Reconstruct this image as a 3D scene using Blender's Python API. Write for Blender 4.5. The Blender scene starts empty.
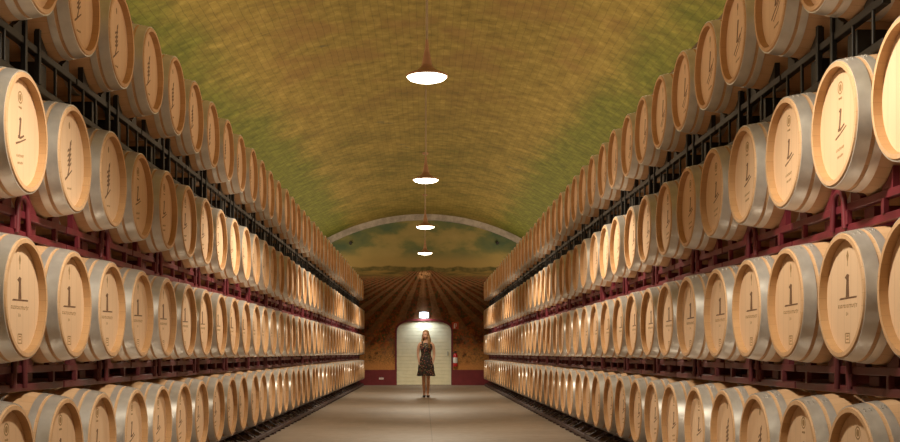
import bpy, bmesh, math, random
from mathutils import Vector, Matrix
random.seed(7)
PI = math.pi
sc = bpy.context.scene
COL = sc.collection
D = bpy.data

# ------------------------------------------------------------------ materials
class NT:
    def __init__(s, name):
        s.m = D.materials.new(name); s.m.use_nodes = True
        s.t = s.m.node_tree; s.t.nodes.clear()
        s.out = s.n('ShaderNodeOutputMaterial')
        s.b = s.n('ShaderNodeBsdfPrincipled'); s.l(s.b.outputs[0], s.out.inputs[0])
    def n(s, t, **k):
        x = s.t.nodes.new(t)
        for a, v in k.items(): setattr(x, a, v)
        return x
    def l(s, a, b): s.t.links.new(a, b)
    def put(s, sock, v):
        if hasattr(v, 'is_linked') or hasattr(v, 'links'): s.l(v, sock)
        else: sock.default_value = v
    def math(s, op, a, b=0.0, c=0.0):
        x = s.n('ShaderNodeMath', operation=op)
        s.put(x.inputs[0], a); s.put(x.inputs[1], b); s.put(x.inputs[2], c)
        return x.outputs[0]
    def mix(s, f, a, b, mode='MIX'):
        x = s.n('ShaderNodeMix', data_type='RGBA', blend_type=mode)
        s.put(x.inputs[0], f)
        s.put(x.inputs[6], a if not isinstance(a, tuple) else (*a[:3], 1))
        s.put(x.inputs[7], b if not isinstance(b, tuple) else (*b[:3], 1))
        return x.outputs[2]
    def ramp(s, f, stops, interp='LINEAR'):
        x = s.n('ShaderNodeValToRGB'); r = x.color_ramp; r.interpolation = interp
        while len(r.elements) < len(stops): r.elements.new(0.5)
        for e, (p, c) in zip(r.elements, stops):
            e.position = p; e.color = (*c, 1) if isinstance(c, tuple) else (c, c, c, 1)
        s.l(f, x.inputs[0]); return x.outputs[0]
    def step(s, v, lo, hi):
        x = s.n('ShaderNodeMapRange', interpolation_type='SMOOTHSTEP')
        s.put(x.inputs[0], v); x.inputs[1].default_value = lo; x.inputs[2].default_value = hi
        return x.outputs[0]
    def noise(s, vec, scale, detail=4, rough=.55, w=None):
        x = s.n('ShaderNodeTexNoise'); x.inputs['Scale'].default_value = scale
        x.inputs['Detail'].default_value = detail; x.inputs['Roughness'].default_value = rough
        if w is not None:
            x.noise_dimensions = '4D'; s.put(x.inputs['W'], w)
        if vec is not None: s.l(vec, x.inputs['Vector'])
        return x.outputs[0]
    def coord(s, kind='Object'): return s.n('ShaderNodeTexCoord').outputs[kind]
    def sep(s, v):
        x = s.n('ShaderNodeSeparateXYZ'); s.l(v, x.inputs[0]); return x.outputs
    def comb(s, x, y, z):
        c = s.n('ShaderNodeCombineXYZ'); s.put(c.inputs[0], x); s.put(c.inputs[1], y); s.put(c.inputs[2], z)
        return c.outputs[0]
    def rnd(s): return s.n('ShaderNodeObjectInfo').outputs['Random']
    def white(s, v):
        x = s.n('ShaderNodeTexWhiteNoise', noise_dimensions='2D'); s.l(v, x.inputs[0]); return x.outputs[0]
    def bump(s, h, strength=.3, dist=.01):
        x = s.n('ShaderNodeBump'); x.inputs['Strength'].default_value = strength
        x.inputs['Distance'].default_value = dist
        s.l(h, x.inputs['Height']); s.l(x.outputs[0], s.b.inputs['Normal'])
    def done(s, col=None, rough=.6, metal=0.0, spec=None):
        if col is not None: s.put(s.b.inputs['Base Color'], col if not isinstance(col, tuple) else (*col, 1))
        s.put(s.b.inputs['Roughness'], rough); s.b.inputs['Metallic'].default_value = metal
        if spec is not None: s.b.inputs['Specular IOR Level'].default_value = spec
        return s.m

def wood(name, base, dark, mode):
    g = NT(name); P = g.sep(g.coord()); r = g.rnd()
    if mode == 'stave':
        ang = g.math('ARCTAN2', g.math('SUBTRACT', P[2], .36), P[1])
        u = g.math('ADD', g.math('MULTIPLY', ang, 30 / (2 * PI)), 20.0)
    else:
        u = g.math('ADD', g.math('DIVIDE', P[1], .082), 20.5)
    idx = g.math('FLOOR', u); fr = g.math('FRACT', u)
    v = g.white(g.comb(idx, g.math('MULTIPLY', r, 50.0), 0.0))
    if mode == 'stave':
        gr = g.noise(g.comb(g.math('MULTIPLY', P[0], 1.5), g.math('MULTIPLY', u, 2.0), g.math('MULTIPLY', r, 30.0)), 3.0)
    else:
        gr = g.noise(g.comb(g.math('MULTIPLY', P[1], 45.0), g.math('MULTIPLY', P[2], 3.0), g.math('MULTIPLY', r, 30.0)), 1.0)
    c = g.mix(g.math('MULTIPLY', g.math('ADD', v, gr), .42), base, dark)
    c = g.mix(g.math('MULTIPLY', g.math('SUBTRACT', r, .35), .35), c, (dark[0] * .95, dark[1] * .82, dark[2] * .66))
    edge = g.math('ABSOLUTE', g.math('SUBTRACT', fr, .5))
    seam = g.step(edge, .478, .497)
    c = g.mix(g.math('MULTIPLY', seam, .45), c, (dark[0] * .4, dark[1] * .34, dark[2] * .28))
    g.bump(g.math('ADD', g.math('MULTIPLY', seam, -1.0), g.math('MULTIPLY', gr, .3)), .18, .004)
    return g.done(c, .62, 0, .3)

M = {}
M['stave'] = wood('oak_staves', (.74, .50, .31), (.60, .36, .19), 'stave')
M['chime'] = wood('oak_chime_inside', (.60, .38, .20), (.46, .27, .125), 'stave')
M['head'] = wood('oak_head', (.83, .60, .41), (.75, .51, .32), 'head')
g = NT('galvanised_hoop'); P = g.coord()
nz = g.noise(P, 9.0, 5)
M['hoop'] = g.done(g.ramp(nz, [(.3, (.62, .60, .58)), (.7, (.80, .78, .75))]), g.math('ADD', g.math('MULTIPLY', nz, .22), .26), .62)
g = NT('burnt_ink'); nz = g.noise(g.coord(), 40.0)
M['ink'] = g.done(g.ramp(nz, [(.3, (.13, .065, .035)), (.75, (.26, .145, .08))]), .8)
g = NT('faded_ink'); nz = g.noise(g.coord(), 40.0)
M['ink_faded'] = g.done(g.ramp(nz, [(.3, (.30, .18, .08)), (.75, (.45, .29, .14))]), .8)
def steel(name, a, b, rough=.45, metal=0.0):
    g = NT(name); nz = g.noise(g.coord(), 6.0, 6)
    return g.done(g.ramp(nz, [(.35, a), (.68, b)]), rough, metal)
M['red_steel'] = steel('red_painted_steel', (.105, .012, .020), (.19, .023, .037), .45)
M['oxblood_steel'] = steel('dark_red_painted_steel', (.075, .013, .017), (.12, .022, .028), .5)
M['umber_steel'] = steel('umber_painted_steel', (.030, .012, .012), (.055, .022, .02), .5)
M['black_steel'] = steel('black_painted_steel', (.006, .005, .005), (.014, .012, .011), .5)
M['bronze'] = steel('bronze_lamp_metal', (.30, .16, .09), (.40, .23, .14), .38, .3)
M['cable'] = steel('lamp_rod', (.26, .20, .13), (.36, .28, .19), .4, .2)
M['dado'] = steel('oxblood_paint', (.13, .008, .012), (.17, .012, .017), .5)
M['concrete'] = steel('pale_concrete_rib', (.25, .23, .21), (.40, .37, .34), .85)
M['cream'] = steel('cream_door_paint', (.74, .70, .48), (.82, .77, .55), .55)
M['white_plastic'] = steel('white_plastic', (.75, .73, .68), (.82, .80, .75), .4)
M['grey_metal'] = steel('grey_metal', (.3, .3, .3), (.42, .42, .42), .35, .8)
M['extinguisher_red'] = steel('extinguisher_red', (.42, .012, .012), (.52, .02, .02), .3)
M['sign_red'] = steel('sign_red', (.50, .05, .02), (.58, .08, .03), .4)
M['black'] = steel('black_plastic', (.008, .008, .008), (.02, .02, .02), .5)
M['skin'] = steel('skin', (.58, .33, .22), (.66, .39, .27), .5)
M['lips'] = steel('lips', (.38, .10, .09), (.42, .12, .10), .45)
M['eye'] = steel('eye_dark', (.03, .02, .015), (.05, .03, .02), .2)
M['leather'] = steel('shoe_leather', (.012, .010, .012), (.03, .024, .026), .35)
g = NT('blonde_hair'); P = g.sep(g.coord())
nz = g.noise(g.comb(g.math('MULTIPLY', P[0], 60.0), g.math('MULTIPLY', P[1], 60.0), g.math('MULTIPLY', P[2], 5.0)), 1.0, 3)
M['hair'] = g.done(g.ramp(nz, [(.3, (.13, .06, .02)), (.7, (.38, .21, .08))]), .5)
g = NT('floral_dress'); P = g.coord()
vo = g.n('ShaderNodeTexVoronoi'); vo.inputs['Scale'].default_value = 26.0; g.l(P, vo.inputs['Vector'])
dist = vo.outputs['Distance']; pick = g.sep(vo.outputs['Color'])[0]
fl = g.ramp(pick, [(0.0, (.28, .08, .05)), (.35, (.32, .21, .11)), (.6, (.09, .11, .05)), (.8, (.26, .10, .10))], 'CONSTANT')
c = g.mix(g.math('SUBTRACT', 1.0, g.step(dist, .28, .46)), (.022, .015, .013), fl)
M['dress'] = g.done(c, .75)
def emit(name, col, s):
    g = NT(name); g.b.inputs['Emission Color'].default_value = (*col, 1); g.b.inputs['Emission Strength'].default_value = s
    return g.done((.8, .8, .8), .5)
M['diffuser'] = emit('lamp_diffuser', (1, .86, .64), 9.0)
M['door_glow'] = emit('door_lamp_glass', (.80, .90, 1), 9.0)

# vault: thin tile with ochre plaster, turning dark moss green towards the haunches and far end
g = NT('tiled_vault'); uv = g.coord('UV'); U = g.sep(uv)
br = g.n('ShaderNodeTexBrick'); br.inputs['Scale'].default_value = 1.0
br.inputs['Brick Width'].default_value = .30; br.inputs['Row Height'].default_value = .10
br.inputs['Mortar Size'].default_value = .006; br.inputs['Mortar Smooth'].default_value = .6
br.inputs['Color1'].default_value = (.55, .55, .55, 1); br.inputs['Color2'].default_value = (1, 1, 1, 1)
br.inputs['Mortar'].default_value = (.25, .25, .25, 1)
warp = g.noise(uv, 2.2, 3); off = g.math('MULTIPLY', g.math('SUBTRACT', warp, .5), .05)
bv = g.comb(g.math('ADD', U[1], off), g.math('ADD', U[0], off), 0.0)      # long side of the tiles down the hall
g.l(bv, br.inputs['Vector'])
tile = br.outputs['Color']; mort = br.outputs['Fac']
n1 = g.noise(uv, .8, 6, .62); n2 = g.noise(uv, 4.5, 6, .65); n3 = g.noise(g.comb(g.math('MULTIPLY', U[0], .35), g.math('MULTIPLY', U[1], 2.6), 3.0), 1.6, 5, .7)
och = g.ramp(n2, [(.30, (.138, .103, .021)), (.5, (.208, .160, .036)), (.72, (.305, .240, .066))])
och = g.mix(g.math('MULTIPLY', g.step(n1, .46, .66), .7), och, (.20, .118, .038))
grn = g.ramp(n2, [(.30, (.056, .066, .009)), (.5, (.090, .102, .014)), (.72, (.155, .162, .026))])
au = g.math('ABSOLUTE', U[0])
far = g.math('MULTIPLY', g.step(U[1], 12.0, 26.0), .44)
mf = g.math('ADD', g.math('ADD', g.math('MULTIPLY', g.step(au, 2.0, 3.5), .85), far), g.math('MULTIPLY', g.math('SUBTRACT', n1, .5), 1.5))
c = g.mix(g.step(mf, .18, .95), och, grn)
c = g.mix(g.math('MULTIPLY', g.step(n3, .55, .75), .35), c, (.105, .075, .03))
spots = g.step(g.noise(g.comb(U[0], U[1], 9.0), 1.7, 3), .70, .78)
c = g.mix(g.math('MULTIPLY', spots, .55), c, (.06, .065, .05))
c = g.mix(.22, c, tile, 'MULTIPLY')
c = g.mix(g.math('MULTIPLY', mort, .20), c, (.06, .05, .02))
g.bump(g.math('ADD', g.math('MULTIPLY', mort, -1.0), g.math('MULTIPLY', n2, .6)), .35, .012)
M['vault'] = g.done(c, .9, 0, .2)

g = NT('cellar_wall_plaster'); n = g.noise(g.coord(), 1.6, 6)
M['wall'] = g.done(g.ramp(n, [(.3, (.10, .065, .035)), (.7, (.17, .115, .06))]), .9)

# floor: polished concrete, slabs
g = NT('concrete_floor'); P0 = g.coord(); P = g.sep(P0)
n1 = g.noise(P0, .5, 7, .62); n2 = g.noise(P0, 6.0, 6, .6); n3 = g.noise(g.comb(g.math('MULTIPLY', P[0], .3), g.math('MULTIPLY', P[1], 1.4), 0.0), 1.0, 4)
c = g.ramp(n1, [(.3, (.215, .158, .112)), (.7, (.30, .226, .165))])
c = g.mix(g.math('MULTIPLY', n2, .35), c, (.13, .095, .068))
c = g.mix(g.math('MULTIPLY', g.step(n3, .45, .7), .35), c, (.30, .23, .172))
jy = g.math('ABSOLUTE', g.math('SUBTRACT', g.math('FRACT', g.math('DIVIDE', P[1], 3.0)), .5))
jx = g.math('ABSOLUTE', g.math('SUBTRACT', P[0], .10))
j = g.math('MAXIMUM', g.step(jy, .4965, .4985), g.math('SUBTRACT', 1.0, g.step(jx, .004, .012)))
c = g.mix(g.math('MULTIPLY', j, .45), c, (.075, .054, .04))
M['floor'] = g.done(c, g.math('ADD', .42, g.math('MULTIPLY', n2, .25)), 0, .35)

# mural: vineyard rows under a clouded sky
WY = 36.9; CH = 1.07
g = NT('vineyard_mural_paint'); P0 = g.coord(); P = g.sep(P0); X, Z = P[0], P[2]
ZV = 4.02
dz = g.math('MAXIMUM', g.math('SUBTRACT', ZV, Z), .03)
wob = g.math('MULTIPLY', g.math('SUBTRACT', g.noise(P0, 5.0, 4), .5), .07)
t = g.math('ADD', g.math('DIVIDE', X, dz), wob)
persp = g.comb(g.math('MULTIPLY', t, 3.0), g.math('DIVIDE', 5.0, dz), 0.0)
rown = g.noise(persp, 4.0, 5, .7)
row = g.math('SINE', g.math('MULTIPLY', t, 2 * PI / .34))
leafn = g.noise(P0, 13.0, 5, .7); leafn2 = g.noise(P0, 4.0, 4, .6)
leaf = g.ramp(leafn, [(.30, (.045, .040, .014)), (.42, (.085, .115, .032)), (.52, (.32, .055, .025)), (.60, (.42, .17, .04)), (.68, (.12, .16, .045))])
soil = g.ramp(rown, [(.3, (.10, .058, .032)), (.65, (.21, .125, .070))])
c = g.mix(g.step(row, -.3, .3), soil, g.mix(.68, leaf, (.020, .014, .010)))
low = g.math('SUBTRACT', 1.0, g.step(Z, 1.3, 2.9))
c = g.mix(g.math('MULTIPLY', low, g.step(leafn2, .34, .58)), c, leaf)
vo = g.n('ShaderNodeTexVoronoi', feature='DISTANCE_TO_EDGE'); vo.inputs['Scale'].default_value = 11.0
wv = g.n('ShaderNodeTexNoise'); wv.inputs['Scale'].default_value = 3.0; wv.inputs['Detail'].default_value = 4.0; g.l(P0, wv.inputs['Vector'])
g.l(g.mix(.35, P0, wv.outputs['Color'], 'LINEAR_LIGHT'), vo.inputs['Vector'])
vine = g.math('SUBTRACT', 1.0, g.step(vo.outputs['Distance'], .03, .10))
orange = g.mix(g.math('MULTIPLY', vine, .8), (.42, .20, .065), (.10, .085, .04))
c = g.mix(g.math('MULTIPLY', g.math('SUBTRACT', 1.0, g.step(Z, .95, 1.5)), g.step(leafn2, .28, .5)), c, orange)
c = g.mix(g.math('SUBTRACT', 1.0, g.step(Z, .62, .86)), c, g.mix(g.math('MULTIPLY', vine, .25), (.46, .22, .075), (.2, .1, .04)))
stones = g.math('SUBTRACT', 1.0, g.step(g.n('ShaderNodeVectorMath', operation='LENGTH').outputs['Value'], 0, 1))
# village and path at the vanishing point
vx = g.math('ABSOLUTE', X); vz = g.math('ABSOLUTE', g.math('SUBTRACT', Z, 3.66))
vill = g.math('MULTIPLY', g.math('SUBTRACT', 1.0, g.step(vx, .12, .27)), g.math('SUBTRACT', 1.0, g.step(vz, .04, .17)))
c = g.mix(g.math('MULTIPLY', vill, g.step(g.noise(P0, 9.0, 3), .35, .6)), c, (.60, .40, .24))
path = g.math('MULTIPLY', g.math('SUBTRACT', 1.0, g.step(g.math('ABSOLUTE', t), .03, .11)), .55)
c = g.mix(path, c, g.mix(g.noise(P0, 10.0), (.30, .17, .10), (.16, .10, .07)))
# hills and fields
hz = g.math('ADD', 3.80, g.math('MULTIPLY', g.math('SUBTRACT', g.noise(g.comb(X, 0.0, 4.0), 1.1, 5), .5), .28))
fields = g.ramp(g.noise(g.comb(X, g.math('MULTIPLY', Z, 9.0), 0.0), 1.6, 4), [(.35, (.07, .065, .025)), (.65, (.20, .15, .055))])
c = g.mix(g.step(Z, 3.52, 3.70), c, g.mix(g.step(vx, .3, .9), c, fields))
hill = g.ramp(g.noise(P0, 6.0, 4), [(.35, (.05, .055, .022)), (.65, (.13, .11, .045))])
c = g.mix(g.step(g.math('SUBTRACT', Z, hz), -.02, .02), c, hill)
sk = g.noise(g.comb(g.math('MULTIPLY', X, .55), Z, 2.0), 1.25, 6, .55)
sky = g.ramp(sk, [(.36, (.060, .100, .066)), (.48, (.110, .135, .066)), (.56, (.205, .190, .085)), (.74, (.27, .235, .11))])
sky = g.mix(g.math('SUBTRACT', 1.0, g.step(Z, 4.0, 4.6)), sky, (.225, .185, .078))
c = g.mix(g.step(g.math('SUBTRACT', Z, hz), .10, .16), c, sky)
c = g.mix(1.0, c, (1.18, 1.08, .95), 'MULTIPLY')
M['mural'] = g.done(c, .85, 0, .2)

# ------------------------------------------------------------------ mesh helpers
def link(name, me, parent=None, mats=None):
    o = D.objects.new(name, me); COL.objects.link(o)
    if parent: o.parent = parent
    return o
def mesh_of(name, bm, mats, smooth=None):
    bmesh.ops.recalc_face_normals(bm, faces=bm.faces)
    me = D.meshes.new(name); bm.to_mesh(me); bm.free()
    for m in (mats if isinstance(mats, (list, tuple)) else [mats]): me.materials.append(m)
    if smooth is not None:
        me.polygons.foreach_set('use_smooth', [True] * len(me.polygons))
        try: me.set_sharp_from_angle(angle=math.radians(smooth))
        except Exception: pass
    return me
def tag(o, label=None, cat=None, group=None, kind=None):
    if label: o['label'] = label
    if cat: o['category'] = cat
    if group: o['group'] = group
    if kind: o['kind'] = kind
    return o
def obj(name, bm, mat, parent=None, smooth=None):
    return link(name, mesh_of(name, bm, mat, smooth), parent)
def box(bm, x0, x1, y0, y1, z0, z1, bev=0, mi=0):
    v = [bm.verts.new((x, y, z)) for x in (x0, x1) for y in (y0, y1) for z in (z0, z1)]
    F = [(0, 1, 3, 2), (4, 6, 7, 5), (0, 4, 5, 1), (2, 3, 7, 6), (0, 2, 6, 4), (1, 5, 7, 3)]
    fs = [bm.faces.new([v[i] for i in f]) for f in F]
    for f in fs: f.material_index = mi
    if bev:
        es = list({e for f in fs for e in f.edges})
        r = bmesh.ops.bevel(bm, geom=es, offset=bev, segments=1, affect='EDGES', profile=.5)
        for f in r['faces']: f.material_index = mi
def ring_loop(bm, prof, axis='x', seg=48, closed=True, mi=0, c=(0, 0, 0)):
    """revolve (along, radius) profile about an axis"""
    rings = []
    for a, r in prof:
        ring = []
        for k in range(seg):
            th = 2 * PI * k / seg
            p = (a, r * math.cos(th), r * math.sin(th)) if axis == 'x' else (r * math.cos(th), r * math.sin(th), a)
            ring.append(bm.verts.new((p[0] + c[0], p[1] + c[1], p[2] + c[2])))
        rings.append(ring)
    n = len(rings)
    for i in range(n if closed else n - 1):
        A, B = rings[i], rings[(i + 1) % n]
        for k in range(seg):
            f = bm.faces.new((A[k], A[(k + 1) % seg], B[(k + 1) % seg], B[k])); f.material_index = mi
    return rings
def cap(bm, ring, mi=0):
    f = bm.faces.new(ring); f.material_index = mi
def tube(bm, pts, r, seg=10, mi=0, radii=None):
    pts = [Vector(p) for p in pts]; rings = []
    up = None
    for i, p in enumerate(pts):
        d = (pts[min(i + 1, len(pts) - 1)] - pts[max(i - 1, 0)]).normalized()
        if up is None:
            up = Vector((1, 0, 0)) if abs(d.x) < .9 else Vector((0, 1, 0))
        s = d.cross(up).normalized(); up = s.cross(d).normalized()
        rr = radii[i] if radii else r
        rings.append([bm.verts.new(p + s * rr * math.cos(2 * PI * k / seg) + up * rr * math.sin(2 * PI * k / seg)) for k in range(seg)])
    for A, B in zip(rings, rings[1:]):
        for k in range(seg):
            f = bm.faces.new((A[k], A[(k + 1) % seg], B[(k + 1) % seg], B[k])); f.material_index = mi
    cap(bm, rings[0][::-1], mi); cap(bm, rings[-1], mi)
def prism(bm, poly, x0, x1, mi=0):
    """polygon in (y,z) extruded along x"""
    a = [bm.verts.new((x0, y, z)) for y, z in poly]; b = [bm.verts.new((x1, y, z)) for y, z in poly]
    n = len(poly)
    fs = [bm.faces.new(a), bm.faces.new(b[::-1])]
    for i in range(n): fs.append(bm.faces.new((a[i], b[i], b[(i + 1) % n], a[(i + 1) % n])))
    for f in fs: f.material_index = mi

# ------------------------------------------------------------------ barrel (local: front head faces -x at x=0, axis height .36)
L, RE, RB, ZA = .95, .295, .345, .36
def rad(t): return RE + (RB - RE) * (1 - (1 - 2 * t / L) ** 2)
CT = .026; REC = .039
def staves_bm(bm, seg, mi=0, ci=1):
    xs = [i / 14 * L for i in range(15)] if seg > 40 else [0, .12, .3, .475, .65, .83, .95]
    prof = [(.004, RE - .003)] + [(x, rad(x)) for x in xs[1:-1]] + [(L - .004, RE - .003)]
    prof += [(L, RE - .006), (L, RE - CT), (L - .06, RE - CT - .004)]
    prof += [(.06, RE - CT - .004), (0, RE - CT), (0, RE - .006)]
    ring_loop(bm, prof, 'x', seg, True, mi, (0, 0, ZA))
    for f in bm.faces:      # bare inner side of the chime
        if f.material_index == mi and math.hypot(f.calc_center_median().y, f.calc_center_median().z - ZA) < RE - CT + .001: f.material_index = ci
def head_bm(bm, seg, x0, x1, mi=0):
    R = ring_loop(bm, [(x0, RE - CT - .001), (x1, RE - CT - .001)], 'x', seg, False, mi, (0, 0, ZA))
    cap(bm, R[0], mi); cap(bm, R[1][::-1], mi)
HOOPS = [(.008, .070), (.089, .128), (.286, .322)]
HOOPS = HOOPS + [(L - b, L - a) for a, b in HOOPS[::-1]]
def hoop_bm(bm, seg, a, b, mi=0):
    t = .004; m = (a + b) / 2
    ring_loop(bm, [(a, rad(a) - .003), (a, rad(a) + t), (m, rad(m) + t), (b, rad(b) + t), (b, rad(b) - .003)], 'x', seg, True, mi, (0, 0, ZA))
    if seg > 40:   # the rivets of the lap joint
        for dx in ((b - a) * .3, (b - a) * .7):
            for th in (1.9, 1.97):
                r = rad(a + dx) + t + .001
                c = (a + dx, r * math.cos(th), ZA + r * math.sin(th))
                bmesh.ops.create_icosphere(bm, subdivisions=1, radius=.0045, matrix=Matrix.Translation(c))

def flat(bm, poly, x=REC - .0006):
    """stamp polygon, head coordinates: u to the reader's right (-y), v up from the head centre"""
    a = [bm.verts.new((x, -u, ZA + v)) for u, v in poly]; b = [bm.verts.new((x + .0016, -u, ZA + v)) for u, v in poly]
    n = len(poly)
    bm.faces.new(a); bm.faces.new(b[::-1])
    for i in range(n): bm.faces.new((a[i], b[i], b[(i + 1) % n], a[(i + 1) % n]))
def stroke(bm, pts, w0, w1=None):
    w1 = w1 if w1 is not None else w0
    n = len(pts); lft, rgt = [], []
    for i, p in enumerate(pts):
        q0 = pts[max(0, i - 1)]; q1 = pts[min(n - 1, i + 1)]
        dx, dy = q1[0] - q0[0], q1[1] - q0[1]; ln = math.hypot(dx, dy) or 1
        w = (w0 + (w1 - w0) * i / max(1, n - 1)) / 2
        lft.append((p[0] - dy / ln * w, p[1] + dx / ln * w)); rgt.append((p[0] + dy / ln * w, p[1] - dx / ln * w))
    for i in range(n - 1): flat(bm, [lft[i], lft[i + 1], rgt[i + 1], rgt[i]])
def disc(bm, u, v, r, n=14, ry=None):
    flat(bm, [(u + r * math.cos(2 * PI * k / n), v + (ry or r) * math.sin(2 * PI * k / n)) for k in range(n)])
def annulus(bm, u, v, r, w, n=20):
    stroke(bm, [(u + r * math.cos(2 * PI * k / n), v + r * math.sin(2 * PI * k / n)) for k in range(n + 1)], w)
def script_word(bm, u, v, wd, h, seed, slope=0.0, w=.006):
    """an illegible line of small lettering, as it reads in the photograph"""
    rr = random.Random(seed); x = u - wd / 2
    while x < u + wd / 2:
        hh = h * rr.choice((.7, .7, 1.0, .75)); y = v + slope * (x - u)
        stroke(bm, [(x, y - hh / 2), (x + .002, y + hh / 2)], w * .8)
        if rr.random() < .6: stroke(bm, [(x, y + hh * .35), (x + h * .5, y + hh * .35)], w * .7)
        if rr.random() < .5: stroke(bm, [(x, y - hh * .35), (x + h * .5, y - hh * .35)], w * .7)
        x += h * rr.uniform(.7, .95)
def tower_stamp(b1, b2, b3, b4):
    # standing tower on a ground line, two lines of lettering, leaf emblem above, crest below
    flat(b1, [(-.022, -.006), (.020, -.006), (.015, .082), (.020, .098), (-.004, .104), (-.034, .088), (-.014, .076)])
    flat(b1, [(-.105, -.017), (.11, -.013), (.11, -.005), (-.09, -.008)])
    script_word(b2, .0, -.048, .23, .022, 3)
    script_word(b2, .0, -.085, .03, .018, 5)
    flat(b3, [(0, .215), (.014, .19), (.006, .168), (0, .16), (-.006, .168), (-.014, .19)])
    stroke(b3, [(0, .165), (0, .14)], .005)
    stroke(b4, [(-.026, -.178), (.026, -.178), (.026, -.222), (-.026, -.222), (-.026, -.178)], .007)
    stroke(b4, [(-.014, -.19), (.014, -.19)], .006); stroke(b4, [(-.014, -.205), (.014, -.205)], .006)
def letter_stamp(b1, b2, b3, b4):
    # slanting L with an underline flourish, round seal above, lettering below
    stroke(b1, [(.006, .075), (.000, .04), (-.008, .0), (-.014, -.022)], .022, .018)
    stroke(b1, [(-.03, -.024), (0, -.026), (.05, -.006)], .014, .009)
    stroke(b1, [(-.06, -.062), (0, -.045), (.075, -.018)], .010, .006)
    stroke(b1, [(.004, .074), (-.016, .062)], .006)
    annulus(b3, 0, .175, .028, .007); disc(b3, 0, .175, .017)
    script_word(b2, 0, .125, .04, .012, 21)
    script_word(b2, .0, -.115, .10, .016, 11, .12); script_word(b2, .0, -.15, .07, .014, 12, .12)
def swash_stamp(b1, b2, b3, b4):
    # tall L over a long rising pen flourish with a script word
    stroke(b1, [(.01, .10), (.0, .05), (-.010, .0), (-.016, -.025)], .026, .020)
    stroke(b1, [(-.03, -.03), (.0, -.032), (.055, .0)], .015, .009)
    stroke(b1, [(-.085, -.10), (-.03, -.065), (.03, -.035), (.095, .03)], .012, .007)
    stroke(b1, [(-.05, -.115), (.01, -.08), (.07, -.03)], .009, .005)
    disc(b3, 0, .185, .014, 10, .024); stroke(b3, [(0, .165), (0, .13)], .006)
    script_word(b2, 0, -.15, .08, .014, 31, .15)
def pen_stamp(b1, b2, b3, b4):
    # handwritten word climbing up the head
    stroke(b1, [(-.03, -.10), (-.005, -.05), (.0, .0), (.012, .06), (.02, .10)], .013, .016)
    for v in (-.03, -.005, .022, .05): stroke(b1, [(-.028, v - .012), (-.008, v + .006), (.010, v - .004), (.03, v + .016)], .011, .009)
    stroke(b1, [(-.075, -.125), (-.03, -.10), (.045, -.055)], .012, .007)
    stroke(b1, [(.02, .10), (.035, .115), (.03, .085)], .006, .005)
    disc(b3, 0, .19, .012, 10, .02); script_word(b2, 0, -.165, .07, .013, 41, .1)
STAMPS = [tower_stamp, letter_stamp, swash_stamp, pen_stamp]
NS, FS = 64, 32
b = bmesh.new(); staves_bm(b, NS); ME_STAVES = mesh_of('staves', b, [M['stave'], M['chime']], 40)
b = bmesh.new(); head_bm(b, NS, REC, REC + .02); ME_HEAD = mesh_of('barrel_head', b, M['head'], 30)
b = bmesh.new(); head_bm(b, NS, L - REC - .02, L - REC); ME_BACK = mesh_of('rear_head', b, M['head'], 30)
ME_HOOPS = []
for a_, b_ in HOOPS:
    b = bmesh.new(); hoop_bm(b, NS, a_, b_); ME_HOOPS.append(mesh_of('hoop', b, M['hoop'], 35))
ME_STAMP = []
for f in STAMPS:
    bs = [bmesh.new() for q in range(4)]; f(*bs)
    ME_STAMP.append([(nm, lb, mesh_of(nm, bq, M['ink' if nm == 'burnt_mark' else 'ink_faded'])) for nm, lb, bq in zip(
        ('burnt_mark', 'lettering', 'emblem', 'crest'), ('dark brown burnt winery mark', 'faint brown stamped lettering', 'small brown stamped emblem', 'small faint square crest'), bs) if len(bq.verts)])
def far_barrel(bm):
    staves_bm(bm, FS, 0, 3); head_bm(bm, FS, REC, REC + .02, 1); head_bm(bm, FS, L - REC - .02, L - REC, 1)
    for a_, b_ in HOOPS: hoop_bm(bm, FS, a_, b_, 2)
b = bmesh.new(); far_barrel(b); ME_FAR = mesh_of('far_barrel', b, [M['stave'], M['head'], M['hoop'], M['chime']], 40)

# ------------------------------------------------------------------ rows
XH = 1.95
ZC = [.53, 1.34, 2.16, 3.072]
TIER = ['bottom tier', 'second tier', 'third tier', 'top tier']
ROWS = []   # side, tier, first centre, spacing, index offset of the rack pairs
for side, firsts, sp, po in ((-1, (5.29, 5.44, 5.49, 5.565), (.751, .751, .751, .772), (0, 0, 0, 0)),
                             (1, (4.31, 4.49, 4.55, 5.516), (.751, .751, .751, .744), (1, 1, 1, 0))):
    for k in range(4): ROWS.append((side, k, firsts[k], sp[k], po[k]))
def ordn(n):
    return f"{n}{'th' if 10 <= n % 100 <= 20 else {1: 'st', 2: 'nd', 3: 'rd'}.get(n % 10, 'th')}"
SIDE = {-1: 'left', 1: 'right'}
barrels = []
def fits(y0, s, po, i):      # a barrel stands only where its two-barrel rack fits before the end wall
    p = i + po; b0 = i - (p % 2)
    return y0 + (b0 + .5) * s + s < WY - .03
for side, k, y0, s, po in ROWS:
    i = 0
    while y0 + i * s < WY - .45 and fits(y0, s, po, i):
        rr = random.Random(side * 1000 + k * 100 + i)
        j = .009
        barrels.append((y0 + i * s, side, k, i, rr.uniform(-j, j), rr.uniform(-.010, .010)))
        i += 1
barrels.sort(key=lambda t: t[0])
def set_xf(o, x, y, z, side, dx):
    o.location = (side * (x + dx), y, z)
    o.rotation_euler = (0, 0, 0 if side > 0 else PI)
proto = None
NEAR_Y = 17.0
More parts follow.
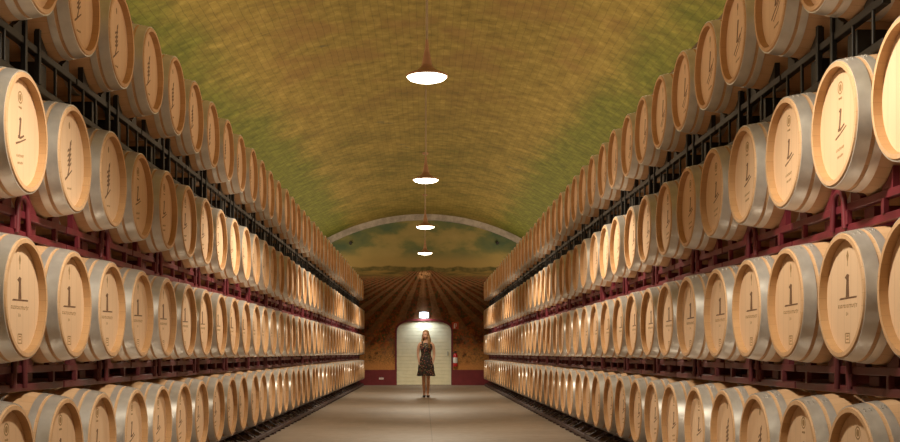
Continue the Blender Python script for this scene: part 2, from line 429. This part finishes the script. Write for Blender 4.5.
def barrel_tree(stamp):
    root = D.objects.new('wine_barrel', None); root.empty_display_size = .2; COL.objects.link(root)
    link('staves', ME_STAVES, root); hd = link('barrel_head', ME_HEAD, root)
    for nm, lb, me in ME_STAMP[stamp]: o = link(nm, me, hd); o['label'] = lb
    link('rear_head', ME_BACK, root)
    for m in ME_HOOPS: link('hoop', m, root)
    return root
def copy_tree(o, parent=None):
    c = o.copy(); COL.objects.link(c)
    if parent: c.parent = parent
    for ch in o.children: copy_tree(ch, c)
    return c
protos = {}
stuff = []
for n, (y, side, k, i, jy, jx) in enumerate(barrels):
    if n >= 300:
        stuff.append((y, side, k, i, jy, jx)); continue
    if y < NEAR_Y:
        st = {0: 1, 1: 0, 2: 1, 3: 2}[k]
        if side < 0: st = {0: 1, 1: 0, 2: 1, 3: 3}[k]
        if (side, k, i) in ((-1, 2, 1), (1, 0, 3), (-1, 2, 2), (1, 0, 4)): st = 3
        if st not in protos: protos[st] = o = barrel_tree(st)
        else: o = copy_tree(protos[st])
    else:
        o = link('wine_barrel', ME_FAR)
    set_xf(o, XH, y + jy, ZC[k] - ZA, side, jx - (.027 if (side, k) == (-1, 3) else 0))
    tag(o, f"pale oak barrel with grey hoops, {SIDE[side]} stack, {TIER[k]}, {ordn(i + 1)} from near end", 'barrel',
        f"oak barrels in the {TIER[k]} of the {SIDE[side]} stack")
bm = bmesh.new()
for y, side, k, i, jy, jx in stuff:
    T = Matrix.Translation((side * (XH + jx), y + jy, ZC[k] - ZA)) @ (Matrix.Identity(4) if side > 0 else Matrix.Rotation(PI, 4, 'Z'))
    nv = len(bm.verts); bm.verts.ensure_lookup_table()
    b2 = bmesh.new(); far_barrel(b2); b2.transform(T)
    tmp = D.meshes.new('tmp'); b2.to_mesh(tmp); b2.free(); bm.from_mesh(tmp); D.meshes.remove(tmp)
o = obj('wine_barrel', bm, [M['stave'], M['head'], M['hoop'], M['chime']], None, 40)
tag(o, 'last oak barrels at the far end of both stacks, beside the mural wall', 'barrel', kind='stuff')

# ------------------------------------------------------------------ racks (local: x from the head plane into the stack, z=0 at the bottom)
RX = (.20, .75); HW = .021
RC = rad(.262) + .0015
def rack_parts(kind, H, s):
    """list of (part name, function(bm))"""
    out = []; half = s - .012; ft = .045 if kind == 'base' else .040
    def B(*a): return lambda bm: box(bm, *a, bev=.003)
    for ix, x in enumerate(RX):
        out.append(('top_rail', B(x - HW, x + HW, -half, half, H - ft, H)))
        xb = .05 if (kind == 'base' and ix == 0) else (L - .05 if kind == 'base' else x)
        zb = .022 if kind == 'base' else 0
        out.append(('bottom_rail', B(xb - HW, xb + HW, -half, half, zb, zb + ft)))
        if kind == 'tall': ys = (-s * 5 / 6, -s / 2, -.105, .105, s / 2, s * 5 / 6)
        else: ys = (-.72 * s, -.13 * s, .13 * s, .72 * s)
        for y in ys:
            w = .008 if kind == 'tall' and abs(y) > s * .3 else .0145
            if kind == 'base':
                out.append(('foot', lambda bm, y=y, xb=xb: box(bm, xb - .035, xb + .035, y - .03, y + .03, 0, .022, bev=.002)))
                out.append(('post', lambda bm, y=y, xb=xb, x=x: prism_xz(bm, [(xb - .016, .06), (xb + .016, .06), (x + .016, H - ft + .002), (x - .016, H - ft + .002)], y - w, y + w)))
            else:
                xx = x - HW + .004 if ix == 0 else x + HW - .004
                top = H - ft + .003
                if kind == 'tall' and abs(y) < s * .2: top = H + .10
                out.append(('post', B(xx - w, xx + w, y - w, y + w, ft - .003, top)))
        if kind == 'low':
            hw_ = .072; zt = H + .008
            xx = x - HW - .008 if ix == 0 else x + HW + .008
            pts = [(xx, -hw_ - .012, .02), (xx, -hw_, H), (xx, -hw_, zt)] + [(xx, -hw_ * math.cos(a), zt + .062 * math.sin(a)) for a in [PI * q / 8 for q in range(1, 8)]] + [(xx, hw_, zt), (xx, hw_, H), (xx, hw_ + .012, .02)]
            out.append(('guard_loop', lambda bm, pts=pts: tube(bm, pts, .016, 10)))
        for yc in (-s / 2, s / 2):
            for sg in (-1, 1):
                poly = [(yc + sg * .13, H - .004)] + [(yc + sg * q, H + RC - math.sqrt(RC * RC - q * q) - .010) for q in (.13, .16, .19, .22, .25)] + [(yc + sg * .25, H - .004)]
                if sg < 0: poly = poly[::-1]
                out.append(('chock', lambda bm, poly=poly, x=x: prism(bm, poly, x - .016, x + .016)))
    for y in (-.36 * s, .36 * s):
        z0 = ft if kind != 'base' else .075
        out.append(('fork_channel', B(RX[0] + HW - .004, RX[1] - HW + .004, y - .06, y + .06, z0 + .004, max(z0 + .03, H - ft - .004))))
    return out
def prism_xz(bm, poly, y0, y1):
    a = [bm.verts.new((x, y0, z)) for x, z in poly]; b = [bm.verts.new((x, y1, z)) for x, z in poly]
    n = len(poly); bm.faces.new(a); bm.faces.new(b[::-1])
    for i in range(n): bm.faces.new((a[i], b[i], b[(i + 1) % n], a[(i + 1) % n]))
RK = {0: ('base', 'umber_steel', 'dark brown'), 1: ('low', 'oxblood_steel', 'dark red'), 2: ('low', 'red_steel', 'red'), 3: ('tall', 'black_steel', 'black')}
rack_mesh = {}; rack_proto = {}
for side, k, y0, s, po in ROWS:
    kind, mat, cname = RK[k]
    zb = 0 if k == 0 else ZC[k - 1] + RC
    H = (ZC[k] - RC) - zb
    key = (k, s)
    if key not in rack_mesh:
        parts = rack_parts(kind, H, s); bm = bmesh.new()
        for nm, fn in parts: fn(bm)
        rack_mesh[key] = mesh_of('barrel_rack', bm, M[mat])
        root = None
        rack_proto[key] = parts
    i = -po; n = 0
    first = None
    while y0 + (i + 1.5) * s < WY - .03:
        yc = y0 + (i + .5) * s
        if yc < 12:
            if first is None and not isinstance(rack_proto[key], bpy.types.Object):
                o = D.objects.new('barrel_rack', None); COL.objects.link(o)
                for nm, fn in rack_proto[key]:
                    bm = bmesh.new(); fn(bm); obj(nm, bm, M[mat], o, 40 if nm == 'guard_loop' else None)
                rack_proto[key] = o
            else: o = copy_tree(rack_proto[key])
            first = o
        else: o = link('barrel_rack', rack_mesh[key])
        set_xf(o, XH, yc, zb, side, -.027 if (side, k) == (-1, 3) else 0)
        n += 1
        tag(o, f"{cname} steel rack under two {TIER[k]} barrels, {SIDE[side]} stack, {ordn(n)} from near end", 'barrel rack',
            f"steel racks under the {TIER[k]} of the {SIDE[side]} stack")
        i += 2

# ------------------------------------------------------------------ the hall
HX, YN = 3.3, -4.5
RV, CROWN = 6.86, CH + 4.6
def vz(x): return CROWN - RV + math.sqrt(RV * RV - x * x)
bm = bmesh.new(); box(bm, -HX - .2, HX + .2, YN - .2, WY + .3, -.2, 0); o = obj('floor', bm, M['floor']); tag(o, kind='structure')
bm = bmesh.new(); uvl = bm.loops.layers.uv.new('UVMap')
NA = 48; A0 = math.asin(HX / RV)
angs = [-A0 + 2 * A0 * i / NA for i in range(NA + 1)]
ys = [YN, WY + .25]
inn = [[bm.verts.new((RV * math.sin(a), y, CROWN - RV + RV * math.cos(a))) for a in angs] for y in ys]
outr = [[bm.verts.new(((RV + .25) * math.sin(a), y, CROWN - RV + (RV + .25) * math.cos(a))) for a in angs] for y in ys]
def fuv(vs, uvs):
    f = bm.faces.new(vs)
    for lp, u in zip(f.loops, uvs): lp[uvl].uv = u
for i in range(NA):
    a, b_ = angs[i] * RV, angs[i + 1] * RV
    fuv((inn[0][i], inn[0][i + 1], inn[1][i + 1], inn[1][i]), ((a, ys[0]), (b_, ys[0]), (b_, ys[1]), (a, ys[1])))
    fuv((outr[0][i], outr[1][i], outr[1][i + 1], outr[0][i + 1]), ((a, ys[0]),) * 4)
    for q in (0, 1): fuv((inn[q][i], outr[q][i], outr[q][i + 1], inn[q][i + 1]), ((a, 0),) * 4)
for i in (0, NA): fuv((inn[0][i], inn[1][i], outr[1][i], outr[0][i]), ((0, 0),) * 4)
o = obj('ceiling', bm, M['vault'], None, 30); tag(o, kind='structure')
for sg, nm in ((-1, 'wall_left'), (1, 'wall_right')):
    bm = bmesh.new(); xs = sorted((sg * HX, sg * (HX + .2))); box(bm, xs[0], xs[1], YN, WY + .25, 0, vz(HX) + .05)
    tag(obj(nm, bm, M['wall']), kind='structure')
bm = bmesh.new(); box(bm, -HX - .2, HX + .2, YN - .2, YN, 0, CROWN + .2); tag(obj('wall_front', bm, M['wall']), kind='structure')

DW, DS, DT = .905, 1.80, 2.15     # door half width, springing, crown
def door_arc(r=0.0, n=14):
    # flattened arch with rounded shoulders (superellipse), from right to left
    pts = []
    for q in range(n + 1):
        th = PI * q / n; c, s_ = math.cos(th), math.sin(th)
        pts.append(((DW + r) * math.copysign(abs(c) ** .72, c), DS + (DT + r - DS) * s_ ** .85))
    return pts
def wall_slab(name, z0, top_in, xm, y0, y1, mat):
    """end wall panel built of upright strips around the door arch"""
    ax = door_arc()[::-1]                                    # left to right
    cols = [(-xm + (xm - DW) * q / 14, DS, False) for q in range(15)]
    cols += [(x, z, True) for x, z in ax[1:-1]]
    cols += [(DW + (xm - DW) * q / 14, DS, False) for q in range(15)]
    bm = bmesh.new(); V = []
    for x, zm, ins in cols:
        V.append([[bm.verts.new((x, y, z)) for z in ((zm, vz(x) - top_in) if ins else (zm, vz(x) - top_in, z0))] for y in (y0, y1)])
    for A, B in zip(V, V[1:]):
        for q in (0, 1):
            bm.faces.new((A[q][0], B[q][0], B[q][1], A[q][1]))
            if len(A[q]) == 3 and len(B[q]) == 3: bm.faces.new((A[q][2], B[q][2], B[q][0], A[q][0]))
        bm.faces.new((A[0][1], B[0][1], B[1][1], A[1][1]))
        if len(A[0]) == 3 and len(B[0]) == 3: bm.faces.new((A[0][2], B[0][2], B[1][2], A[1][2]))
        else: bm.faces.new((A[0][0], B[0][0], B[1][0], A[1][0]))
    for c in (V[0], V[14], V[-15], V[-1]):
        bm.faces.new((c[0][2], c[0][0], c[1][0], c[1][2]))
        if c is V[0] or c is V[-1]: bm.faces.new((c[0][0], c[0][1], c[1][1], c[1][0]))
    return obj(name, bm, mat)
tag(wall_slab('wall_back', 0, 0, HX, WY + .012, WY + .26, M['wall']), kind='structure')
MZ = .51
mu = wall_slab('mural', MZ, .02, HX - .01, WY, WY + .011, M['mural'])
tag(mu, 'painted mural of autumn vineyard rows under cloudy sky on the end wall', 'mural')
for nm, a_, b_ in (('baseboard_left', -HX, -DW), ('baseboard_right', DW, HX)):
    bm = bmesh.new(); box(bm, a_, b_, WY - .012, WY + .011, 0, MZ, bev=.003); tag(obj(nm, bm, M['dado']), kind='structure')
# dark red border around the door arch
arc = door_arc(); arc2 = door_arc(.06)
bm = bmesh.new()
inn_ = [(DW, 0)] + arc + [(-DW, 0)]; out_ = [(DW + .06, 0)] + arc2 + [(-DW - .06, 0)]
VI = [[bm.verts.new((x, y, z)) for x, z in inn_] for y in (WY - .02, WY + .25)]; VO = [[bm.verts.new((x, y, z)) for x, z in out_] for y in (WY - .02, WY + .011)]
for i in range(len(inn_) - 1):
    bm.faces.new((VI[0][i], VO[0][i], VO[0][i + 1], VI[0][i + 1])); bm.faces.new((VI[0][i], VI[0][i + 1], VI[1][i + 1], VI[1][i])); bm.faces.new((VO[0][i], VO[1][i], VO[1][i + 1], VO[0][i + 1]))
tag(obj('trim_1', bm, M['dado']), kind='structure')
# ribbed cream door in the arch
bm = bmesh.new(); z = 0.012; prof = []
while z < DT + .02:
    prof += [(0, z), (0, z + .105), (.012, z + .112)]; z += .118
YD = WY + .10
a = [[bm.verts.new((x, YD + d, zz)) for d, zz in prof] for x in (-DW - .01, DW + .01)]
bk = [[bm.verts.new((x, YD + .05, zz)) for zz in (prof[0][1], prof[-1][1])] for x in (-DW - .01, DW + .01)]
for i in range(len(prof) - 1): bm.faces.new((a[0][i], a[1][i], a[1][i + 1], a[0][i + 1]))
bm.faces.new((bk[0][0], bk[0][1], bk[1][1], bk[1][0])); bm.faces.new((a[0][0], bk[0][0], bk[1][0], a[1][0])); bm.faces.new((a[0][-1], a[1][-1], bk[1][1], bk[0][1]))
for q in (0, 1): bm.faces.new(a[q] + [bk[q][1], bk[q][0]])
dr = obj('door_1', bm, M['cream']); tag(dr, kind='structure')
bm = bmesh.new(); box(bm, .78, .81, YD - .03, YD + .002, .98, 1.12, bev=.004); obj('door_handle', bm, M['grey_metal'], dr)
# concrete rib where the vault meets the end wall
bm = bmesh.new(); rr = [(RV - .19), (RV + .01)]
R4 = []
for a in angs:
    R4.append([bm.verts.new((r * math.sin(a), y, CROWN - RV + r * math.cos(a))) for r, y in ((rr[0], WY - .16), (rr[1], WY - .16), (rr[1], WY - .001), (rr[0], WY - .001))])
for A, B_ in zip(R4, R4[1:]):
    for q in range(4): bm.faces.new((A[q], A[(q + 1) % 4], B_[(q + 1) % 4], B_[q]))
bm.faces.new(R4[0]); bm.faces.new(R4[-1][::-1])
tag(obj('trim_2', bm, M['concrete'], None, 30), kind='structure')
# unseen ledges added behind the top tier for the added vault strips
for sg, nm in ((-1, 'trim_3'), (1, 'trim_4')):
    bm = bmesh.new(); xs = sorted((sg * 3.0, sg * HX)); box(bm, xs[0], xs[1], YN, WY - .2, 3.46, 3.52, bev=.004); box(bm, *sorted((sg * 3.0, sg * 3.02)), YN, WY - .2, 3.52, 3.56)
    tag(obj(nm, bm, M['wall']), kind='structure')

# small round fixtures high on the mural
for x, lab in ((-2.44, 'small dark round wall fixture at the upper left of the mural'), (2.44, 'small dark round wall fixture at the upper right of the mural')):
    z = CH + 110 * WY / 1110
    r0 = D.objects.new('wall_fixture', None); COL.objects.link(r0); r0.location = (x, WY, z)
    bm = bmesh.new(); R = ring_loop(bm, [(.0, .055), (-.06, .055), (-.075, .048)], 'x', 24, False); cap(bm, R[0]); cap(bm, R[-1])
    o = obj('housing', bm, M['black'], r0, 30); o.rotation_euler = (0, 0, PI / 2)
    bm = bmesh.new(); R = ring_loop(bm, [(-.0755, .036), (-.080, .034)], 'x', 24, False); cap(bm, R[0]); cap(bm, R[-1])
    o = obj('lens', bm, M['black'], r0, 30); o.rotation_euler = (0, 0, PI / 2)
    tag(r0, lab, 'light fixture', 'round fixtures on the mural')
# lamp over the door
dl = D.objects.new('bulkhead_lamp', None); COL.objects.link(dl); dl.location = (0, WY, 2.33)
tag(dl, 'bright white bulkhead lamp on the wall above the arched door', 'lamp')
bm = bmesh.new(); box(bm, -.17, .17, -.05, 0, -.11, .11, bev=.012); obj('back_plate', bm, M['white_plastic'], dl)
bm = bmesh.new()
rings = []
for q in range(6):
    t_ = q / 5 * PI / 2; s_ = math.cos(t_) ** .5 if q < 5 else .05
    rings.append([bm.verts.new((.15 * s_ * math.copysign(abs(math.cos(w)) ** .6, math.cos(w)), -.05 - .09 * math.sin(t_), .095 * s_ * math.copysign(abs(math.sin(w)) ** .6, math.sin(w)))) for w in [2 * PI * e / 24 for e in range(24)]])
for A, B_ in zip(rings, rings[1:]):
    for e in range(24): bm.faces.new((A[e], A[(e + 1) % 24], B_[(e + 1) % 24], B_[e]))
bm.faces.new(rings[-1])
o = obj('lamp_glass', bm, M['door_glow'], dl, 60); o['label'] = 'glowing white glass'
# fire extinguisher and its sign, right of the door
fx = D.objects.new('fire_extinguisher', None); COL.objects.link(fx); fx.location = (1.04, WY - .105, .62)
tag(fx, 'red fire extinguisher hanging on the wall right of the arched door', 'fire extinguisher')
bm = bmesh.new(); R = ring_loop(bm, [(0, .06), (.015, .075), (.36, .075), (.41, .055), (.43, .025), (.45, .025)], 'z', 24, False); cap(bm, R[0]); cap(bm, R[-1]); obj('cylinder_body', bm, M['extinguisher_red'], fx, 40)
bm = bmesh.new(); R = ring_loop(bm, [(.12, .0765), (.30, .0765)], 'z', 24, False); o = obj('paper_label', bm, M['white_plastic'], fx, 40); o['label'] = 'white paper label'
bm = bmesh.new(); box(bm, -.03, .03, -.02, .02, .45, .50, bev=.004); box(bm, -.02, .09, -.012, .012, .50, .515, bev=.003); obj('valve', bm, M['black'], fx)
bm = bmesh.new(); tube(bm, [(-.03, 0, .475), (-.09, 0, .46), (-.105, -.01, .36), (-.095, -.02, .2), (-.085, -.02, .12)], .011, 8); obj('hose', bm, M['black'], fx, 60)
bm = bmesh.new(); box(bm, -.03, .03, .07, .105, .28, .33, bev=.003); obj('wall_bracket', bm, M['grey_metal'], fx)
sg_ = D.objects.new('fire_sign', None); COL.objects.link(sg_); sg_.location = (1.04, WY, 1.98)
tag(sg_, 'small red and white square sign on the mural above the fire extinguisher', 'sign')
bm = bmesh.new(); box(bm, -.11, .11, -.006, 0, -.12, .12, bev=.002); obj('sign_plate', bm, M['sign_red'], sg_)
bm = bmesh.new(); box(bm, -.05, .0, -.0075, -.0055, -.09, .04); box(bm, -.035, -.015, -.0075, -.0055, .04, .06); box(bm, -.045, .04, -.0075, -.0055, .06, .072); box(bm, .03, .045, -.0075, -.0055, -.03, .06)
obj('pictogram', bm, M['white_plastic'], sg_)
pl = D.objects.new('wall_plate', None); COL.objects.link(pl); pl.location = (-1.42, WY - .012, .22)
tag(pl, 'small pale plate low on the dark red dado left of the door', 'plate')
bm = bmesh.new(); box(bm, -.075, .075, -.008, 0, -.03, .03, bev=.002); obj('cover', bm, M['white_plastic'], pl)
bm = bmesh.new(); box(bm, -.05, .05, -.0095, -.007, -.006, .006); obj('slot', bm, M['sign_red'], pl)

# ------------------------------------------------------------------ pendant lamps
LZ = CH + 2.9
LAMPY = [-2.2, 4.72, 11.66, 18.6, 25.5, 32.2]
LLAB = {2: 'nearest and largest bronze trumpet pendant lamp in view, glowing, hanging from the vault',
        3: 'second nearest bronze trumpet pendant lamp, glowing, hanging from the vault',
        4: 'third pendant lamp down the hall, glowing just below the end rib',
        5: 'farthest and smallest glowing pendant lamp, hanging before the mural'}
me_l = {}
def lamp_meshes():
    bm = bmesh.new()
    prof = [(-.004, .212), (.006, .222), (.018, .217), (.032, .185), (.055, .125), (.09, .078), (.135, .049), (.20, .030), (.28, .021), (.38, .016), (.40, .012), (.38, .006), (.10, .06), (.03, .17), (.008, .208)]
    ring_loop(bm, prof, 'z', 40, True); me_l['shade'] = mesh_of('lamp_shade', bm, M['bronze'], 40)
    bm = bmesh.new(); R = ring_loop(bm, [(.012, .205), (-.004, .208), (-.026, .185), (-.044, .13), (-.054, .06), (-.056, .01)], 'z', 40, False); cap(bm, R[0]); cap(bm, R[-1])
    me_l['diff'] = mesh_of('diffuser', bm, M['diffuser'], 60)
    top = CROWN - LZ
    bm = bmesh.new(); tube(bm, [(0, 0, .38), (0, 0, top - .02)], .014, 10); me_l['rod'] = mesh_of('hanging_rod', bm, M['cable'], 40)
    bm = bmesh.new(); R = ring_loop(bm, [(top - .05, .03), (top - .03, .07), (top - .001, .075)], 'z', 24, False); cap(bm, R[0]); cap(bm, R[-1]); me_l['rose'] = mesh_of('ceiling_rose', bm, M['bronze'], 40)
lamp_meshes()
WARM = (1, .88, .68)
for q, y in enumerate(LAMPY):
    if q >= 2:
        r0 = D.objects.new('pendant_lamp', None); COL.objects.link(r0); r0.location = (.03, y, LZ)
        tag(r0, LLAB[q], 'lamp', 'pendant lamps down the middle of the vault')
        link('lamp_shade', me_l['shade'], r0); o = link('diffuser', me_l['diff'], r0); o['label'] = 'glowing warm white disc'
        link('hanging_rod', me_l['rod'], r0); link('ceiling_rose', me_l['rose'], r0)
    ld = D.lights.new('pendant_light', 'SPOT'); ld.energy = 620; ld.color = WARM; ld.spot_size = math.radians(136); ld.spot_blend = .45; ld.shadow_soft_size = .16
    ld.use_nodes = True; nt = ld.node_tree; em = nt.nodes['Emission']     # downward output cut, shaped to darken the floor and lower tiers
    tc = nt.nodes.new('ShaderNodeTexCoord'); sx = nt.nodes.new('ShaderNodeSeparateXYZ'); ab = nt.nodes.new('ShaderNodeMath'); ab.operation = 'ABSOLUTE'
    mr = nt.nodes.new('ShaderNodeMapRange'); mr.inputs[1].default_value = .63; mr.inputs[2].default_value = .93; mr.inputs[3].default_value = 1.0; mr.inputs[4].default_value = .27
    nt.links.new(tc.outputs['Normal'], sx.inputs[0]); nt.links.new(sx.outputs[2], ab.inputs[0]); nt.links.new(ab.outputs[0], mr.inputs[0]); nt.links.new(mr.outputs[0], em.inputs['Strength'])
    lo = D.objects.new('pendant_light', ld); COL.objects.link(lo); lo.location = (.03, y, LZ - .22)
# unseen light strips added above the ledges to brighten the vault
for sg in (-1, 1):
    ld = D.lights.new('added_vault_light', 'AREA'); ld.shape = 'RECTANGLE'; ld.size = .12; ld.size_y = WY - .6 - YN; ld.energy = 620; ld.color = (1, .74, .47)
    lo = D.objects.new('added_vault_light', ld); COL.objects.link(lo); lo.location = (sg * 3.12, (WY - .6 + YN) / 2, 3.60)
    zz = -Vector((-sg * .72, 0, .69)).normalized(); yy = Vector((0, 1, 0)); xx = yy.cross(zz)
    lo.rotation_euler = Matrix((xx, yy, zz)).transposed().to_euler()
ld = D.lights.new('door_light', 'SPOT'); ld.energy = 40; ld.color = (.86, .93, 1); ld.spot_size = math.radians(150); ld.spot_blend = .8; ld.shadow_soft_size = .1
lo = D.objects.new('door_light', ld); COL.objects.link(lo); lo.location = (0, WY - .28, 2.30); lo.rotation_euler = Vector((0, .30, -1)).to_track_quat('-Z', 'Y').to_euler()

# ------------------------------------------------------------------ the woman
W0 = D.objects.new('person', None); COL.objects.link(W0); W0.location = (.05, 27.0, 0)
tag(W0, 'person in a dark floral sleeveless dress standing on the floor before the arched door', 'person')
def skinned(verts, edges, root, sub=2):
    me = D.meshes.new('skel'); me.from_pydata([v[0] for v in verts], edges, [])
    o = D.objects.new('skel', me); COL.objects.link(o)
    md = o.modifiers.new('Skin', 'SKIN'); md.use_smooth_shade = True
    sk = me.skin_vertices[0].data
    for i, v in enumerate(verts):
        sk[i].radius = v[1] if isinstance(v[1], tuple) else (v[1], v[1]); sk[i].use_root = (i == root)
    s2 = o.modifiers.new('Sub', 'SUBSURF'); s2.levels = sub; s2.render_levels = sub
    dg = bpy.context.evaluated_depsgraph_get(); ev = o.evaluated_get(dg)
    out = D.meshes.new_from_object(ev); D.objects.remove(o); D.meshes.remove(me)
    return out
V, E = [], []
def chain(pts, start=None):
    prev = start
    for p, r in pts:
        V.append((p, r)); 
        if prev is not None: E.append((prev, len(V) - 1))
        prev = len(V) - 1
    return prev
# trunk
chain([((0, 0, .86), (.125, .095))])
tr = chain([((0, .0, .98), (.105, .08)), ((0, .005, 1.10), (.105, .08)), ((0, .01, 1.22), (.12, .085)), ((0, .015, 1.30), (.095, .07))], 0)
nk = chain([((0, .01, 1.36), (.05, .05)), ((-.005, -.005, 1.42), (.046, .048)), ((-.012, -.01, 1.50), (.058, .07)), ((-.012, -.012, 1.555), (.055, .062))], tr)
for s in (-1, 1):
    sh = chain([((s * .135, .015, 1.30), .045), ((s * .168, .02, 1.26), .044), ((s * .188, .035, 1.14), .039), ((s * .195, .04, 1.03), .034), ((s * .178, .0, .92), .031), ((s * .158, -.045, .81), .024), ((s * .150, -.058, .765), (.036, .020))], tr)
    lg = chain([((s * .066, 0, .78), .085), ((s * .060, -.005, .62), .070), ((s * .052, -.008, .46), .050), ((s * .050, .005, .40), .047), ((s * .050, .015, .30), .050), ((s * .046, .012, .16), .036), ((s * .044, .01, .075), .030), ((s * .045, -.03, .04), (.034, .026)), ((s * .050, -.10, .028), (.034, .018))], 0)
body = skinned(V, E, 0)
bm = bmesh.new(); bm.from_mesh(body)
for s in (-1, 1):      # fingers and thumb, rooted in the palm, slightly curled
    for f_, (ox, ln) in enumerate(((-.018, .068), (-.006, .076), (.006, .072), (.017, .058))):
        p = Vector((s * .148 + s * ox * .35, -.060 + ox, .755))
        tube(bm, [p, p + Vector((-s * .004, -.006, -ln * .45)), p + Vector((-s * .012, -.006, -ln * .75)), p + Vector((-s * .024, -.002, -ln))], .008, 8, radii=[.009, .0085, .0075, .006])
    p = Vector((s * .146, -.078, .775)); tube(bm, [p, p + Vector((-s * .016, -.018, -.022)), p + Vector((-s * .022, -.024, -.048))], .009, 8, radii=[.011, .0095, .0075])
# skull, jaw, nose and ears, turned to the left of the picture
HM = Matrix.Translation((-.012, -.012, 1.515)) @ Matrix.Rotation(math.radians(-28), 4, 'Z')
def ell(bm, c, r, M_=HM, sub=3):
    bmesh.ops.create_icosphere(bm, subdivisions=sub, radius=1, matrix=M_ @ Matrix.Translation(c) @ Matrix.Diagonal((*r, 1)))
ell(bm, (0, .01, .02), (.070, .088, .085)); ell(bm, (0, -.018, -.045), (.056, .066, .062))
ell(bm, (0, -.088, -.022), (.011, .018, .013), sub=2); ell(bm, (0, -.082, -.002), (.008, .012, .024), sub=2)
for s in (-1, 1): ell(bm, (s * .070, .015, -.015), (.008, .018, .028), sub=2)
obj('body', bm, M['skin'], W0, 60)
for s in (-1, 1):
    bm = bmesh.new(); ell(bm, (s * .027, -.073, .003), (.011, .008, .006), sub=2); obj('eye', bm, M['eye'], W0, 60)
bm = bmesh.new(); ell(bm, (0, -.080, -.060), (.021, .008, .008), sub=2); obj('mouth', bm, M['lips'], W0, 60)
# hair: cap over the skull and long locks falling over the shoulders
bm = bmesh.new()
bmesh.ops.create_icosphere(bm, subdivisions=4, radius=1, matrix=Matrix.Translation((0, .018, .026)) @ Matrix.Diagonal((.083, .096, .092, 1)))
bmesh.ops.delete(bm, geom=[v for v in bm.verts if v.co.y < -.030 and v.co.z < .062 or v.co.z < -.075], context='VERTS')
bm.transform(HM)
rnd = random.Random(3)
for a in range(17):
    th = math.radians(-20 + 220 * a / 16)
    px, py = .078 * math.cos(th), .018 + .088 * math.sin(th)
    p0 = HM @ Vector((px * .8, py * .8, .055)); p1 = HM @ Vector((px * 1.02, py * 1.02, -.04)); p2 = HM @ Vector((px * 1.25, py * 1.2 + .01, -.15))
    ln = rnd.uniform(.30, .36); p3 = HM @ Vector((px * 1.3 + rnd.uniform(-.01, .01), py * 1.25 + .015, -ln))
    if py > .06: p2.y += .025; p3.y += .045
    if py < .02: p2.y -= .045; p3.y -= .085
    mid = (p2 + p3) / 2 + Vector((rnd.uniform(-.012, .012), 0, 0))
    tube(bm, [p0, p1, p2, mid, p3], .02, 8, radii=[.012, .020, .022, .020, .006])
obj('hair', bm, M['hair'], W0, 60)
# dress
bm = bmesh.new(); SEG = 72
def dring(z, rx, ry, cy=0.0, ruf=0.0, nf=14, ph=0.0, tilt=0.0):
    return [bm.verts.new((rx * math.cos(w) * (1 + ruf * math.sin(nf * w + ph)), cy + ry * math.sin(w) * (1 + ruf * math.sin(nf * w + ph)), z + tilt * math.sin(3 * w))) for w in [2 * PI * e / SEG for e in range(SEG)]]
spec = [(1.315, .105, .075, .012, 0), (1.285, .150, .098, .012, 0), (1.22, .152, .112, .006, 0), (1.16, .142, .112, .0, 0), (1.08, .125, .100, .004, .0), (1.02, .122, .098, .004, .01), (.98, .132, .106, .004, .015), (.90, .160, .130, .0, .025), (.80, .178, .150, 0, .04), (.70, .190, .165, 0, .055), (.645, .186, .162, 0, .05), (.63, .190, .168, 0, .06), (.57, .198, .178, 0, .09), (.515, .206, .186, 0, .12)]
rg = [dring(z, a, b_, cy, rf, 14, z * 3, .006 if z < .6 else 0) for z, a, b_, cy, rf in spec]
rg.append(dring(.517, .200, .180, 0, .13, 14, .515 * 3, .006)); rg.append(dring(.63, .185, .16, 0, .05, 14, 1.9))
for A, B_ in zip(rg, rg[1:]):
    for e in range(SEG): bm.faces.new((A[e], A[(e + 1) % SEG], B_[(e + 1) % SEG], B_[e]))
for s in (-1, 1):
    tube(bm, [(s * .075, -.07, 1.28), (s * .088, -.045, 1.335), (s * .09, .02, 1.362), (s * .088, .075, 1.33), (s * .075, .095, 1.28)], .02, 8)
obj('dress', bm, M['dress'], W0, 60)
for s in (-1, 1):
    bm = bmesh.new()
    rings = []
    for yy, w, h, z0 in ((.055, .020, .05, 0), (.04, .034, .062, 0), (.0, .036, .060, 0), (-.05, .040, .052, 0), (-.10, .043, .046, 0), (-.145, .036, .036, 0), (-.165, .016, .022, 0)):
        rings.append([bm.verts.new((s * .048 + w * math.cos(a), yy, max(0.001, h / 2 + h / 2 * math.sin(a) * (1.0)))) for a in [2 * PI * e / 16 for e in range(16)]])
    for A, B_ in zip(rings, rings[1:]):
        for e in range(16): bm.faces.new((A[e], A[(e + 1) % 16], B_[(e + 1) % 16], B_[e]))
    cap(bm, rings[0]); cap(bm, rings[-1]); obj('shoe', bm, M['leather'], W0, 50)

# ------------------------------------------------------------------ camera and view
cd = D.cameras.new('camera'); cam = D.objects.new('camera', cd); COL.objects.link(cam)
cam.location = (0, 0, CH); cam.rotation_euler = (PI / 2, 0, 0)
cd.sensor_width = 36; cd.lens = 1110 / 900 * 36; cd.shift_x = 26 / 900; cd.shift_y = 132 / 900
cd.clip_end = 200
sc.camera = cam
w = D.worlds.new('world'); sc.world = w; w.use_nodes = True
w.node_tree.nodes['Background'].inputs[0].default_value = (.01, .008, .006, 1)
sc.view_settings.view_transform = 'Standard'; sc.view_settings.look = 'None'
sc.view_settings.exposure = 0; sc.view_settings.gamma = 1; sc.view_settings.use_curve_mapping = False
sc.cycles.max_bounces = 8; sc.cycles.diffuse_bounces = 6
sc.cycles.use_denoising = True
